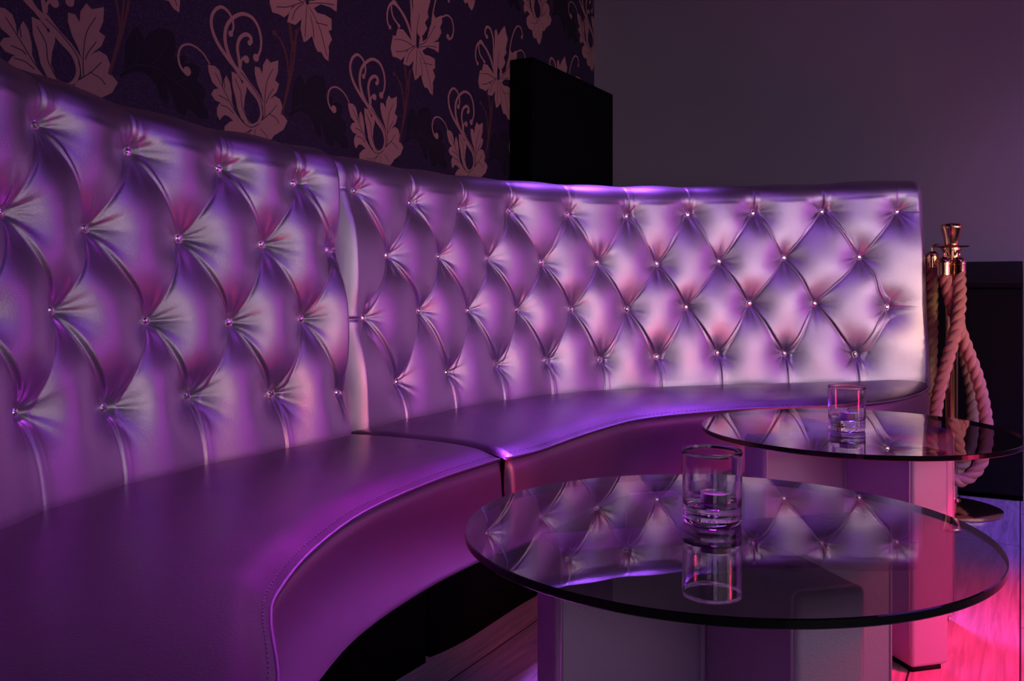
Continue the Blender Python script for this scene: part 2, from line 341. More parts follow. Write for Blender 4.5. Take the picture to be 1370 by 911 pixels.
def back_rest(cur, rows, off_odd, smin, smax, e0, e1, parent, seed, depth=.046, fade=False):
    """off_odd: column index of first entry for each row. returns backrest object and button list"""
    rng = np.random.RandomState(seed)
    # button targets: correction (along, height)
    btn = []
    for r, row in enumerate(rows):
        for j, (u, v) in enumerate(row):
            t = off_odd[r]+j; p = cur.raw(t); n = cur.nrm(t); h = HR[r]
            for _ in range(5):
                q = p+n*TILT*(h-HR[3]); h = (Y0-v)/F*q[1]
            tg = np.array([n[1], -n[0]]); # tangent
            # shift along tangent so the pixel column matches
            uu = (u-685)/F; k = (uu*q[1]-q[0])/(tg[0]-uu*tg[1]) if abs(tg[0]-uu*tg[1]) > .2 else 0
            k = max(-.02, min(.02, k)); btn.append((t, r, k, h-HR[r]))
    bt = np.array(btn)
    ts = []; L = []
    mean_ds = np.linalg.norm(cur.raw(smin+1)-cur.raw(smin+.5))*2
    length = np.linalg.norm(np.diff(cur.raw(np.linspace(e0, e1, 400)), axis=0), axis=1).sum()
    nu = int(length/.0022); S = np.linspace(e0, e1, nu)
    # vertical path: row coordinate from 4 (below seat) up to the top, then the roll
    # silhouette -> top height
    Pc = cur.raw(S); nn = cur.nrm(S)
    topz = np.zeros(nu)
    sx = [a for a, b in SIL]; sy = [b for a, b in SIL]
    q = Pc+nn*(TILT*.5+.02); u = 685+F*q[:, 0]/np.maximum(q[:, 1], .3); topz = (Y0-np.interp(u, sx, sy))/F*q[:, 1]
    topz = np.clip(topz, .27, .36)
    ker = np.hanning(41); ker /= ker.sum(); topz = np.convolve(np.pad(topz, 20, 'edge'), ker, 'valid')
    RR = .034; hb = -.345
    nv1 = 300; nv2 = 26
    V = []  # rows list of arrays (nu) path: height H (rel camera), outward offset O, direction normal (no,nz)
    Hs = []; Os = []; NO = []; NZ = []; Rr = []
    base_top = topz-.016
    for i in range(nv1):
        f = i/(nv1-1); H = hb+(base_top-RR-hb)*f
        Hs.append(H); Os.append(TILT*(H-HR[3])); NO.append(-np.ones(nu)); NZ.append(np.zeros(nu)+.0)
    for i in range(1, nv2+1):
        a = math.pi/2*i/nv2; H = base_top-RR+RR*math.sin(a); Os.append(TILT*(base_top-RR-HR[3])+RR*(1-math.cos(a)))
        Hs.append(H); NO.append(-math.cos(a)*np.ones(nu)); NZ.append(math.sin(a)*np.ones(nu))
    Hs = np.array(Hs); Os = np.array(Os); NO = np.array(NO); NZ = np.array(NZ); nv = nv1+nv2
    Pl = np.array([HR[3]]*1)
    # nominal row coordinate from path length
    path = Hs.copy(); path[nv1:] = Hs[nv1-1]+RR*np.arange(1, nv2+1)[:, None]*(math.pi/2/nv2)
    Sg = np.repeat(S[None, :], nv, 0)
    b = (HR[0]-HR[3])/3
    R0 = (HR[0]-path)/b
    # corrections interpolated
    wsum = np.full(Sg.shape, 1e-6); dk = np.zeros(Sg.shape); dh = np.zeros(Sg.shape)
    for t, r, k, h in bt:
        w = np.exp(-((Sg-t)**2+((np.clip(R0, -.2, 3.2)-r)/1.0)**2)/(2*.38**2))+1e-9
        wsum += w; dk += w*k; dh += w*h
    dk /= wsum; dh /= wsum
    ds = mean_ds
    s = Sg-dk/ds; r = (HR[0]+dh-path)/b
    # quilting
    sc = np.clip(s, smin, smax); rc = np.clip(r, 0, 3)
    rise = 1-np.exp(-(np.abs(s-sc)*ds/.06)**1.2)*np.exp(-(np.abs(np.minimum(r, 0))*b/.05)**1.2)*np.exp(-(np.maximum(r-3, 0)*b/.05)**1.2)
    U = sc+rc/2; Vv = sc-rc/2
    a = np.abs(U-np.round(U))*2; c = np.abs(Vv-np.round(Vv))*2      # 0 at seam, 1 mid
    g = lambda x: np.sin(np.pi*x/2)
    ga, gc = g(a), g(c)
    Ssm = 1-(1-ga)*(1-gc)
    def soft(x, lo, hi, w): return lo+.5*((x-lo)+np.sqrt((x-lo)**2+w*w))-.5*((x-hi)+np.sqrt((x-hi)**2+w*w))
    rs_, ss_ = soft(r, 0, 3, .45), soft(s, smin, smax, .25)
    Pq = np.abs(np.sin(np.pi*(ss_+rs_/2))*np.sin(np.pi*(ss_-rs_/2)))
    # soft dimple round every button of the warped lattice
    U0 = np.floor(U+1e-9); V0 = np.floor(Vv+1e-9); keep = np.ones_like(U); dB = np.full(U.shape, 9.)
    for du in (-1, 0, 1, 2):
        for dv in (-1, 0, 1, 2):
            ub, vb = U0+du, V0+dv; sb, rb = (ub+vb)/2, ub-vb
            ok = (rb >= -.1) & (rb <= 3.1) & (sb >= smin-.1) & (sb <= smax+.1)
            d_ = np.hypot((s-sb)*ds, (r-rb)*b)
            e_ = .70*np.exp(-(d_/.024)**1.05)+.28*np.exp(-(d_/.052)**2)
            keep *= np.where(ok, 1-e_, 1); dB = np.where(ok, np.minimum(dB, d_), dB)
    dimple = 1-keep
    dU = (U-np.round(U)); dV = (Vv-np.round(Vv))
    full = (Pq+(1-Pq)*rise*.15)
    Hq = 1-dimple+.34*(np.minimum(full, 1)**.62-1)*(1-dimple)
    amp = depth*np.ones_like(Hq)
    perp = ds*b*2/math.hypot(ds, 2*b)
    disp = amp*Hq
    body = 1-np.exp(-(dB/.020)**2)
    sU = dU*perp; sV = dV*perp
    fold = lambda x, k: np.where(x > 0, .0050*k*np.exp(-x/.010)*(1-np.exp(-x/.0022)), 0)-.0030*(.4+.6*k)*np.exp(-(x/.0028)**2)
    sharp = np.clip(1-rise*.45, 0, 1)
    if fade: sharp = sharp*np.where(s > smax, np.exp(-((s-smax)*ds/.05)**2), 1)
    disp += fold(sV, 1.0)*body*sharp
    disp += fold(-sU, .42)*body*sharp*np.where((r < 0) | (r > 3), 0, 1)
    # double pleat above row one and under row four
    vert = np.where((r < 0) | (r > 3), 1., 0.)
    cc = np.minimum(a, 1)/2*ds
    disp += vert*.0016*np.exp(-((sV-.012)/.003)**2)*np.exp(-np.maximum(-r, r-3)*b/.08)
    # gathers radiating from every button
    X = (Sg)*ds; Z = path
    for t, rr_, k, h in list(bt):
        bx = (t+k/ds)*ds; bz = HR[int(rr_)]+h
        j0 = np.searchsorted(S, (bx-.11)/ds); j1 = np.searchsorted(S, (bx+.11)/ds)
        if j1 <= j0: continue
        dx = X[:, j0:j1]-bx; dz = Z[:, j0:j1]-bz; d = np.hypot(dx, dz); th = np.arctan2(dz, dx)
        ph = rng.rand(4)*6.28
        wv = np.cos(7*th+ph[0]+.5*np.sin(2*th+ph[3]))+.7*np.cos(12*th+ph[1])+.4*np.cos(17*th+ph[2])
        env = (1-np.exp(-(d/.012)**2))*np.exp(-(d/.042)**1.6)*(1+.5*np.cos(2*th+math.pi)*0)
        updn = .55+.65*np.abs(np.sin(th))**2
        disp[:, j0:j1] += .0013*wv*env*updn
        disp[:, j0:j1] -= .003*np.exp(-(d/.012)**2)
    # slow unevenness
    for _ in range(10):
        kx, kz = rng.randn(2)*14; disp += .0007*np.sin(kx*X+kz*Z+rng.rand()*6.28)
    # foot of the back tucks in behind the seat
    foot = np.clip((path-(-.345))/.05, 0, 1); disp *= .45+.55*np.sqrt(1-(1-foot)**2)
    # ends roll back
    E = np.zeros_like(disp); arc = np.concatenate([[0], np.cumsum(np.linalg.norm(np.diff(Pc, axis=0), axis=1))])
    for dist in (arc, arc[-1]-arc):
        q_ = np.clip(1-dist/.045, 0, 1); E += .045*(1-np.sqrt(1-q_**2))[None, :]*np.ones((nv, 1))
    tapered = np.minimum(1, np.minimum(arc, arc[-1]-arc)/.04)[None, :]**.5
    disp *= tapered
    top_soft = np.clip((path-(base_top-RR-.012))/(RR*1.57), 0, 1); top_soft = top_soft**2*(3-2*top_soft); disp = disp*(1-top_soft)+(.020+.35*(disp-.028))*top_soft
    out = Os+NO*disp*1.0+E
    zz = CH+Hs+NZ*disp-0*E
    XY = Pc[None]+nn[None]*out[..., None]
    rows_ = [np.concatenate([XY, zz[..., None]], -1)]
    top = rows_[0][-1]
    # back shell: over the top and down behind
    TH = .13
    for o_, z_ in ((TH-.02, 0), (TH, -.02), (TH, -.5), (TH, None)):
        p = Pc+nn*(TILT*.43+o_ if False else (o_+.02))[..., None] if False else Pc+nn*(o_+.02)
        zc = (top[:, 2]+z_) if z_ is not None else np.full(nu, .10)
        rows_.append(np.concatenate([p, zc[:, None]], -1)[None])
    G = np.concatenate(rows_, 0); nvt = G.shape[0]
    verts = G.reshape(-1, 3)
    idx = np.arange(nvt*nu).reshape(nvt, nu)
    faces = np.stack([idx[:-1, :-1], idx[:-1, 1:], idx[1:, 1:], idx[1:, :-1]], -1).reshape(-1, 4)
    me = bpy.data.meshes.new('backrest'); me.vertices.add(len(verts)); me.vertices.foreach_set('co', verts.astype(np.float32).ravel())
    me.loops.add(faces.size); me.polygons.add(len(faces)+2)
    # end caps as ngons (front edge, back edge)
    capL = idx[:, 0][::-1]; capR = idx[:, -1]
    loops = np.concatenate([faces.ravel(), capL, capR]).astype(np.int32)
    me.loops.add(len(capL)+len(capR)); me.loops.foreach_set('vertex_index', loops)
    starts = np.concatenate([np.arange(len(faces))*4, [faces.size, faces.size+len(capL)]]).astype(np.int32)
    me.polygons.foreach_set('loop_start', starts)
    me.update(calc_edges=True); me.validate()
    ob = link('backrest', me, M['leather'], parent)
    # button positions
    res = []
    for t, r_, k, h in bt:
        bx = t+k/ds; bz = HR[int(r_)]+h; n = cur.nrm(bx)
        p = cur.raw(bx)+n*TILT*(bz-HR[3]); res.append((p[0]-n[0]*.002, p[1]-n[1]*.002, CH+bz, math.atan2(n[1], n[0])))
    return ob, res

# crystal button: faceted gem in a thin setting, axis along local -x (towards the room)
def gem_mesh():
    m = MB(); r = .0092; n = 10
    ring = lambda rr, d, ph=0: [(-d, rr*math.cos(2*math.pi*(i+ph)/n), rr*math.sin(2*math.pi*(i+ph)/n)) for i in range(n)]
    v = ring(r, .0015)+ring(r*.82, .0055, .5)+ring(r*.45, .0075)+[(-.0078, 0, 0)]+ring(r*1.12, .0)+ring(r*1.12, .0024)
    f = []
    for i in range(n):
        j = (i+1) % n
        f += [(i, j, n+i), (j, n+j, n+i), (n+i, n+j, 2*n+j), (n+i, 2*n+j, 2*n+i), (2*n+i, 2*n+j, 3*n)]
        f += [(3*n+1+i, 3*n+1+j, 4*n+1+j, 4*n+1+i), (4*n+1+i, 4*n+1+j, j, i)]
    mi = ([0]*5+[1]*2)*n
    me = bpy.data.meshes.new('crystal_button'); me.from_pydata(v, [], f); me.polygons.foreach_set('material_index', mi); me.update()
    me.materials.append(M['crystal']); me.materials.append(M['steel']); return me
GEM = gem_mesh()
def add_buttons(lst, parent):
    for x, y, z, a in lst:
        o = bpy.data.objects.new('crystal_button', GEM); C.objects.link(o); o.parent = parent
        o.location = (x, y, z); o.rotation_euler = (random.uniform(-3, 3), 0, a)

def resample(P, n):
    P = np.array(P, float); d = np.concatenate([[0], np.cumsum(np.linalg.norm(np.diff(P, axis=0), axis=1))]); t = np.linspace(0, d[-1], n)
    return np.stack([np.interp(t, d, P[:, 0]), np.interp(t, d, P[:, 1])], 1)
def smooth_pts(P, n): return resample([(p.x, p.y) for p in cr([(a, b, 0) for a, b in P], 12)], n)
def fpx(u, v, D): Y = D*F/(v-Y0); return ((u-685)/F*Y, Y)
DS = .325
def seat_unit(front, back, parent, crown0, e0r, e1r, inset):
    n = 420; Fr = smooth_pts(front, n); Bk = np.array(back); Bk = resample(Bk, n)
    dirv = Bk-Fr; ln = np.linalg.norm(dirv, axis=1, keepdims=True); dirv /= ln
    ztop = crown0; zs = CH-DS
    prof = []   # (inset from front edge, z)
    NW = 44
    xs = np.concatenate([np.linspace(0, .14, 22), np.linspace(.14, 1, 22)[1:]])
    arc = np.concatenate([[0], np.cumsum(np.linalg.norm(np.diff(Fr, axis=0), axis=1))])
    endd = np.zeros(n)
    if e0r: endd = np.maximum(endd, np.clip(1-arc/.03, 0, 1))
    if e1r: endd = np.maximum(endd, np.clip(1-(arc[-1]-arc)/.03, 0, 1))
    enddrop = .011*endd**2.2
    rows = []
    for x in xs:
        if x <= .14: ins = x*np.ones(n); fall = .4*(1-x/.14)**2+.6*max(0, 1-x/.06)**2
        else: ins = .14+(ln[:, 0]-.14)*(x-.14)/.86; fall = 0
        z = ztop-(ztop-zs)*fall - (0 if x < .14 else .010*((x-.14)/.86)**2)
        z = z-enddrop*(1-fall*.7)
        ins = np.minimum(ins, ln[:, 0])
        rows.append(np.concatenate([Fr+dirv*ins[:, None], np.broadcast_to(z, (n,))[:, None]], 1))
    G = np.array(rows)
    # side walls + underside to close the cushion
    low = G[-1].copy(); low[:, 2] = .27; lowf = G[0].copy(); lowf[:, :2] += dirv*.012; lowf[:, 2] = .27
    G2 = np.concatenate([G, low[None], lowf[None], ], 0)
    k = G2.shape[0]; idx = np.arange(k*n).reshape(k, n)
    f = []
    for i in range(k):
        i2 = (i+1) % k
        if i == k-1: pass
        f.append(np.stack([idx[i, :-1], idx[i, 1:], idx[i2, 1:], idx[i2, :-1]], -1).reshape(-1, 4))
    f = np.concatenate(f).tolist(); f.append(idx[:, 0][::-1].tolist()); f.append(idx[:, -1].tolist())
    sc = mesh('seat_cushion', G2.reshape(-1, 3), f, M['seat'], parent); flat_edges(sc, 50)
    # front panel, gently bellied, with its own seam roll at the top
    ph = np.linspace(0, 1, 26); rows = []
    ee = np.zeros(n)
    if e0r: ee = np.maximum(ee, np.clip(1-arc/.014, 0, 1))
    if e1r: ee = np.maximum(ee, np.clip(1-(arc[-1]-arc)/.014, 0, 1))
    endin = (.012*(1-np.sqrt(1-ee**2)))
    for t in ph:
        z = zs-.0015-(zs-.24)*t; belly = -.010*math.sin(math.pi*min(1, t*1.05))**.6+.004*max(0, 1-t*12)+.016*max(0, (t-.9)/.1)**2
        rows.append(np.concatenate([Fr+dirv*(belly+endin)[:, None], np.full((n, 1), z)], 1))
    inn = [(.10, .24), (.10, .41)]
    for d_, z_ in inn: rows.append(np.concatenate([Fr+dirv*d_, np.full((n, 1), z_)], 1))
    G = np.array(rows); k = len(rows); idx = np.arange(k*n).reshape(k, n); f = []
    for i in range(k):
        i2 = (i+1) % k; f.append(np.stack([idx[i, 1:], idx[i, :-1], idx[i2, :-1], idx[i2, 1:]], -1).reshape(-1, 4))
    f = np.concatenate(f).tolist(); f.append(idx[:, 0].tolist()); f.append(idx[:, -1][::-1].tolist())
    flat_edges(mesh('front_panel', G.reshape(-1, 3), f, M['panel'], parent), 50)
    # stitched seam lines: a fine welt and a row of stitches just above it
    m = MB(); P = [(Fr[i, 0]-dirv[i, 0]*.001, Fr[i, 1]-dirv[i, 1]*.001, zs) for i in range(0, n, 2)]; m.tube(P, .0016, 6)
    L = Fr+dirv*.010; 
    step = max(1, int(.006/(arc[-1]/n)))
    for i in range(2, n-step-2, step*2 if step > 1 else 3):
        a = L[i]; b = L[min(n-1, i+max(1, step))]; z = zs+(ztop-zs)*(1-.4*(1-.010/.14)**2-.6*(1-.010/.06)**2)+.0006
        m.tube([(a[0], a[1], z), (b[0], b[1], z)], .0007, 4)
    m.build('seam', M['stitch'], parent)
    # black base board and recessed plinth
    m = MB(); nn_ = 80; FrP = Fr[::n//nn_]; D = dirv[::n//nn_]; LN = ln[::n//nn_]
    def solid(i0, i1, z0, z1):
        A_ = FrP+D*i0; B_ = FrP+D*i1; q = len(A_); vs = [(*p, z0) for p in A_]+[(*p, z1) for p in A_]+[(*p, z1) for p in B_]+[(*p, z0) for p in B_]
        fs = []
        for i in range(q-1):
            for a, b in ((0, 1), (1, 2), (2, 3), (3, 0)): fs.append((a*q+i, b*q+i, b*q+i+1, a*q+i+1))
        fs.append((0, 3*q, 2*q, q)); fs.append((q-1, 2*q-1, 3*q-1, 4*q-1)); m.add(vs, fs)
    solid(.03, .9*float(LN.min()), .225, .245)
    solid(inset, .9*float(LN.min()) if LN.min() > .3 else .27, .0, .23)
    m.build('plinth', M['gap'], parent, smooth=False)

# left unit
t1 = thing('curved_banquette', 'left section of curved silvery leatherette banquette, nearest the camera under wallpaper', 'sofa', (-.45, 1.5, 0), 'curved banquette sections')
def reparent_origin(t):   # children are modelled in world space
    for c in list(t.children): c.location = Vector(c.location)-Vector(t.location)
S0A = -4.6
bk, bl = back_rest(curA, RA, [0, -.5, 0, -.5], -60, 3.5, S0A, 3.74, t1, 3, .052)
# extra buttons off to the left continue the lattice
for r in range(4):
    for j in range(1, 5):
        t = (0 if r % 2 == 0 else -.5)-j
        if t < S0A+.3: continue
        n = curA.nrm(t); p = curA.raw(t)+n*TILT*(HR[r]-HR[3]); bl.append((p[0]-n[0]*.002, p[1]-n[1]*.002, CH+HR[r], math.atan2(n[1], n[0])))
add_buttons(bl, t1)
fA = [(-.03, .36), (-.10, .48), (-.16, .61)]+[fpx(*p, DS) for p in [(371,906),(361.5,830),(371,792),(418,735),(489,683),(584,641)]]+[(-.022, 1.733)]
backA = [tuple(curA.raw(t)+curA.nrm(t)*.01) for t in np.linspace(S0A+.35, 3.72, 120)]
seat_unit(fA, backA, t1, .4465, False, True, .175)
reparent_origin(t1)
# right unit
t2 = thing('curved_banquette', 'right section of curved silvery leatherette banquette, behind both glass tables', 'sofa', (.5, 2.9, 0), 'curved banquette sections')
bk, bl = back_rest(curB, RB, [0, .5, 0, .5], 0, 9, -.40, 9.50, t2, 11, .039, True)
add_buttons(bl, t2)
fB = [fpx(*p, DS) for p in [(676,612.5),(690,609.8),(726,600),(792,577),(858,560),(960,549.5),(1033,545),(1103.5,543),(1155,540.5),(1195,535.5),(1222,529),(1239,521)]]
fB = fB+[(1.372, 3.01)]
backB = [tuple(curB.raw(t)+curB.nrm(t)*.01) for t in np.linspace(-.38, 9.42, 120)]
seat_unit(fB, backB, t2, .4445, True, True, .19)
reparent_origin(t2)

# ------------------------------------------------------------------ tables
PHI = .2566
def glass_table(name, label, c, rtop=.323):
    t = thing(name, label, 'table', (c[0], c[1], 0), 'round glass tables')
    m = MB(); zt = .446; th = .0102; n = 160; r = rtop; bv = .0012
    ring = lambda rr, z: [(rr*math.cos(2*math.pi*i/n), rr*math.sin(2*math.pi*i/n), z) for i in range(n)]
    v = ring(r-bv, zt)+ring(r, zt-bv)+ring(r, zt-th+bv)+ring(r-bv, zt-th); f = [tuple(range(n))]; mi = [0]
    for k in range(3):
        for i in range(n):
            j = (i+1) % n; f.append((k*n+i, (k+1)*n+i, (k+1)*n+j, k*n+j)); mi.append(2)
    f.append(tuple(range(4*n-1, 3*n-1, -1))); mi.append(1)
    o = mesh('glass_top', v, f, [M['top'], M['under'], M['edge']], t, False, mi)
    # four padded upholstered arms meeting as a cross
    ox, oy = .0108, .0545; w = .0432
    L = {0: .240, 1: .254, 2: .240, 3: .225}
    dirs = {0: PHI, 1: PHI-math.pi/2, 2: PHI+math.pi, 3: PHI+math.pi/2}
    for k in range(4):
        a = dirs[k]; m = MB(); m.box(w+.0006, L[k], -w, w, .012, .4285)
        arm = bevel(m.build('base_panel', M['grain'], t), .009, 4); arm.location = (ox, oy, 0); arm.rotation_euler = (0, 0, a)
        # piping round the end face
        m = MB(); x = L[k]-.0075; zz = .4225; ww = w-.0005; R = .009; pts = []
        def cpt(cy_, cz_, a0_, a1_):
            return [(x, cy_+R*math.cos(q), cz_+R*math.sin(q)) for q in np.linspace(a0_, a1_, 6)]
        pts = [(x, -ww, .02)]+cpt(-ww+R, .4285-R, math.pi, math.pi/2)+cpt(ww-R, .4285-R, math.pi/2, 0)+[(x, ww, .02)]
        m.tube(pts, .0021, 8); pp = m.build('piping', M['leather'], arm)
        m = MB(); m.box(w+.02, L[k]-.012, -w+.010, w-.010, 0, .013); ft = m.build('foot', M['black'], arm)
        m = MB(); m.lathe([(0, .429), (.011, .429), (.0085, .431), (.0085, .434), (.012, .4357), (0, .4357)], 24, (L[k]-.075, 0)); m.build('suction_pad', M['steel'], arm)
    m = MB(); m.box(-w, w, -w, w, .012, .427); core = m.build('base_core', M['grain'], t); core.location = (ox, oy, 0); core.rotation_euler = (0, 0, PHI)
    return t
glass_table('glass_table', 'round smoked glass table in the foreground, nearest the camera', (.2635, 1.158))
glass_table('glass_table', 'round smoked glass table farther back, beside the brass rope post', (.739, 1.964))

# ------------------------------------------------------------------ tumblers and tealights
def tumbler(label, x, y, rot):
    t = thing('glass_tumbler', label, 'glass', (x, y, .4462), 'straight-sided tumblers')
    H = .0935
    m = MB()
    outer = [(0, .0), (.0335, .0), (.0358, .0012), (.0370, .004), (.0374, .008), (.0375, .020), (.0378, .045), (.0386, H-.001)]
    rim = [(.0383, H), (.0376, H), (.0371, H-.001)]
    inner = [(.0362, .050), (.0357, .030), (.0345, .0245), (.030, .0222), (.0, .0215)]
    prof = []
    for (a_, b_), (c_, d_) in zip(outer+rim+inner, (outer+rim+inner)[1:]+[None] if False else (outer+rim+inner)[1:]):
        q_ = max(1, int(math.hypot(c_-a_, d_-b_)/.005)); prof += [(a_+(c_-a_)*k_/q_, b_+(d_-b_)*k_/q_) for k_ in range(q_)]
    prof.append(inner[-1])
    m.lathe(prof, 128)
    m.build('glass_body', M['glass'], t, sharp=28)
    # ribbed heel inside the thick base
    m = MB(); m.lathe([(0, .0068), (.0315, .0068), (.0322, .0072), (.0322, .0168), (.0315, .0172), (0, .0172)], 180, rmod=lambda a, j: 1+.035*math.cos(30*a) if 0 < j < 5 else 1)
    m.build('ribbed_base', M['ribs'], t, sharp=35)
    t.rotation_euler = (0, 0, rot)
    return t
m_, nt_, o_ = nm('rib_shine'); g_ = N(nt_, 'ShaderNodeBsdfGlass', IOR=1.06, Roughness=.02); g_.inputs['Color'].default_value = (.9, .86, .94, 1); nt_.links.new(g_.outputs[0], o_.inputs[0]); M['ribs'] = m_
def tealight(label, x, y, z):
    t = thing('tealight_candle', label, 'candle', (x, y, z), 'tealights in the tumblers')
    m = MB(); m.lathe([(0, 0), (.0185, 0), (.0190, .001), (.0192, .0135), (.0196, .0138), (.0196, .0142), (.0187, .0142), (.0186, .0125)], 40)
    m.build('metal_cup', M['aluminium'], t)
    m = MB(); m.lathe([(0, .001), (.0184, .001), (.0184, .0118), (.014, .0126), (0, .0122)], 40); m.build('wax', M['wax'], t)
    m = MB(); m.tube([(0, 0, .012), (.0005, 0, .016), (.0015, .0005, .0185)], .0006, 6); m.build('wick', M['black'], t)
    return t
gx, gy = .2589, 1.1797
tumbler('clear tumbler holding a tealight on the foreground round glass table', gx, gy, .3)
tealight('small tealight in metal cup inside the tumbler on the foreground table', gx+.006, gy+.008, .4462+.0228)
fx, fy = .713, 1.942
tumbler('clear tumbler holding a tealight on the farther round glass table', fx, fy, 1.1)
tealight('small tealight in metal cup inside the tumbler on the farther table', fx+.006, fy+.004, .4462+.0228)

# ------------------------------------------------------------------ rope post
px_, py_ = 1.475, 3.06
st = thing('rope_stanchion', 'polished brass rope post with flared top, at the right end of the banquette', 'stanchion', (px_, py_, 0))
m = MB(); m.lathe([(0, 0), (.152, 0), (.155, .003), (.155, .011), (.150, .014), (.12, .022), (.06, .030), (.030, .036), (.0255, .045), (0, .045)], 72); m.build('base_disc', M['brass'], st, sharp=40)
m = MB(); m.lathe([(0, .04), (.019, .04), (.019, .815), (0, .815)], 40); m.build('pole', M['brass'], st, sharp=40)
m = MB(); m.lathe([(0, .79), (.020, .79), (.026, .80), (.028, .812), (.028, .836), (.031, .838), (.031, .845), (.028, .847), (.028, .872), (.031, .874), (.031, .881), (.027, .884), (0, .884)], 48); m.build('collar', M['brass'], st, sharp=40)
m = MB(); m.lathe([(0, .883), (.052, .884), (.055, .8865), (.052, .889), (0, .890)], 48); m.build('flange', M['brass'], st, sharp=40)
m = MB(); m.lathe([(0, .889), (.022, .889), (.023, .897), (.0245, .91), (.029, .93), (.0335, .945), (.0345, .951), (.0335, .957), (.028, .9615), (.015, .9645), (0, .9655)], 48); m.build('crown_finial', M['brass'], st, sharp=50)
ropeR = .0205
def rpx(u, v, Y): return ((u-685)/F*Y, Y, CH-(v-Y0)/F*Y)
def twisted(pts, mat, parent, name='twisted_cord'):
    P = cr(pts, 14); L = [0]
    for a, b in zip(P, P[1:]): L.append(L[-1]+(b-a).length)
    tot = L[-1]; n = int(tot/.0024); Q = []; k = 0
    for i in range(n+1):
        d = tot*i/n
        while k < len(L)-2 and L[k+1] < d: k += 1
        Q.append(P[k].lerp(P[k+1], (d-L[k])/max(1e-9, L[k+1]-L[k])))
    up = Vector((0, 1, 0)); vs = []; fs = []; K = 36
    for i, p in enumerate(Q):
        t = (Q[min(i+1, n)]-Q[max(i-1, 0)]).normalized(); u = (up-t*up.dot(t)).normalized(); w = t.cross(u); up = u
        ph = 2*math.pi*(tot*i/n)/.098
        for j in range(K):
            a = 2*math.pi*j/K; lobe = abs(math.cos(1.5*(a-ph)))**.55
            fine = .035*math.cos(24*a+ph*9)*lobe
            r = ropeR*(.60+.42*lobe+fine*.5); vs.append(p+r*(math.cos(a)*u+math.sin(a)*w))
    for i in range(n):
        for j in range(K): fs.append((i*K+j, i*K+(j+1) % K, (i+1)*K+(j+1) % K, (i+1)*K+j))
    fs.append(tuple(range(K))[::-1]); fs.append(tuple(n*K+j for j in range(K)))
    return mesh(name, vs, fs, mat, parent)
def ferrule(top, bot, parent):
    a = Vector(top); b = Vector(bot); d = (b-a); L_ = d.length; m = MB()
    prof = [(0, 0), (.010, 0), (.014, -.004), (.019, -.008), (.021, -.012), (.021, -.020), (.0225, -.021), (.0225, -.026), (.021, -.027), (.0215, -L_), (0, -L_)]
    m.lathe(prof, 28); o = m.build('ferrule', M['brass'], parent, sharp=40)
    o.location = a; o.rotation_euler = Vector((0, 0, -1)).rotation_difference(d.normalized()).to_euler()
    m = MB(); cc = Vector((px_, py_, a.z+.008)); q_ = (Vector((a.x, a.y, cc.z))-cc).normalized()*.027; cc = cc+q_; hk = [Vector(a)+Vector((0, 0, -.002)), Vector(a)+Vector((0, 0, .014)), Vector(a).lerp(cc, .45)+Vector((0, 0, .018)), cc+Vector((0, 0, 0))]
    m.tube(cr(hk, 6), .0035, 8); m.build('hook', M['brass'], parent)
r1 = thing('barrier_rope', 'salmon twisted rope hanging in a long loop from the front of the brass post', 'rope', (px_, py_-.06, .3), 'ropes hung on the brass post')
Yf = 3.0
twisted([rpx(1283,362,2.998), rpx(1284,400,2.970), rpx(1280,435,2.952), rpx(1268,480,2.955), rpx(1256,525,2.97), rpx(1250,570,2.985), rpx(1252,610,2.985), rpx(1263,636,2.985), rpx(1286,643,2.985), rpx(1307,628,2.985), rpx(1319,598,2.985), rpx(1319,560,2.985), rpx(1309,510,2.99), rpx(1295,470,2.998), rpx(1282,435,3.002), rpx(1271,400,3.002), rpx(1263,362,3.005)], M['rope'], r1)
ferrule(rpx(1283,344,3.003), rpx(1283,368,2.996), r1); ferrule(rpx(1263,344,3.006), rpx(1263,368,3.004), r1)
reparent_origin(r1)
r2 = thing('barrier_rope', 'golden olive twisted rope hanging behind the post, against the banquette end', 'rope', (px_, py_+.06, .3), 'ropes hung on the brass post')
twisted([rpx(1247,355,3.09), rpx(1247,400,3.10), rpx(1246,460,3.11), rpx(1245,530,3.12), rpx(1247,580,3.12), rpx(1257,618,3.12), rpx(1275,630,3.12), rpx(1293,612,3.12), rpx(1301,575,3.12), rpx(1301,530,3.12), rpx(1292,480,3.12), rpx(1282,430,3.12), rpx(1276,385,3.11)], M['rope_gold'], r2)
ferrule(rpx(1247,336,3.09), rpx(1247,358,3.09), r2); ferrule(rpx(1276,362,3.11), rpx(1276,388,3.11), r2)
reparent_origin(r2)

# ------------------------------------------------------------------ black cabinets
sp0 = wallpx(681, 300)[0]
m = MB(); m.box(0, .797, -.107, -.004, 0, 1.645)
sp = thing('tall_speaker', 'tall flat matt black speaker cabinet against the floral wall behind the banquette', 'speaker', (*(dw*sp0+nw*OFF), 0), rz=ang_w)
bevel(m.build('cabinet', M['speaker'], sp, smooth=False), .004, 2)
m = MB(); m.box(.03, .767, -.1095, -.106, .08, 1.615); bevel(m.build('grille', M['speaker'], sp, smooth=False), .0015, 1)
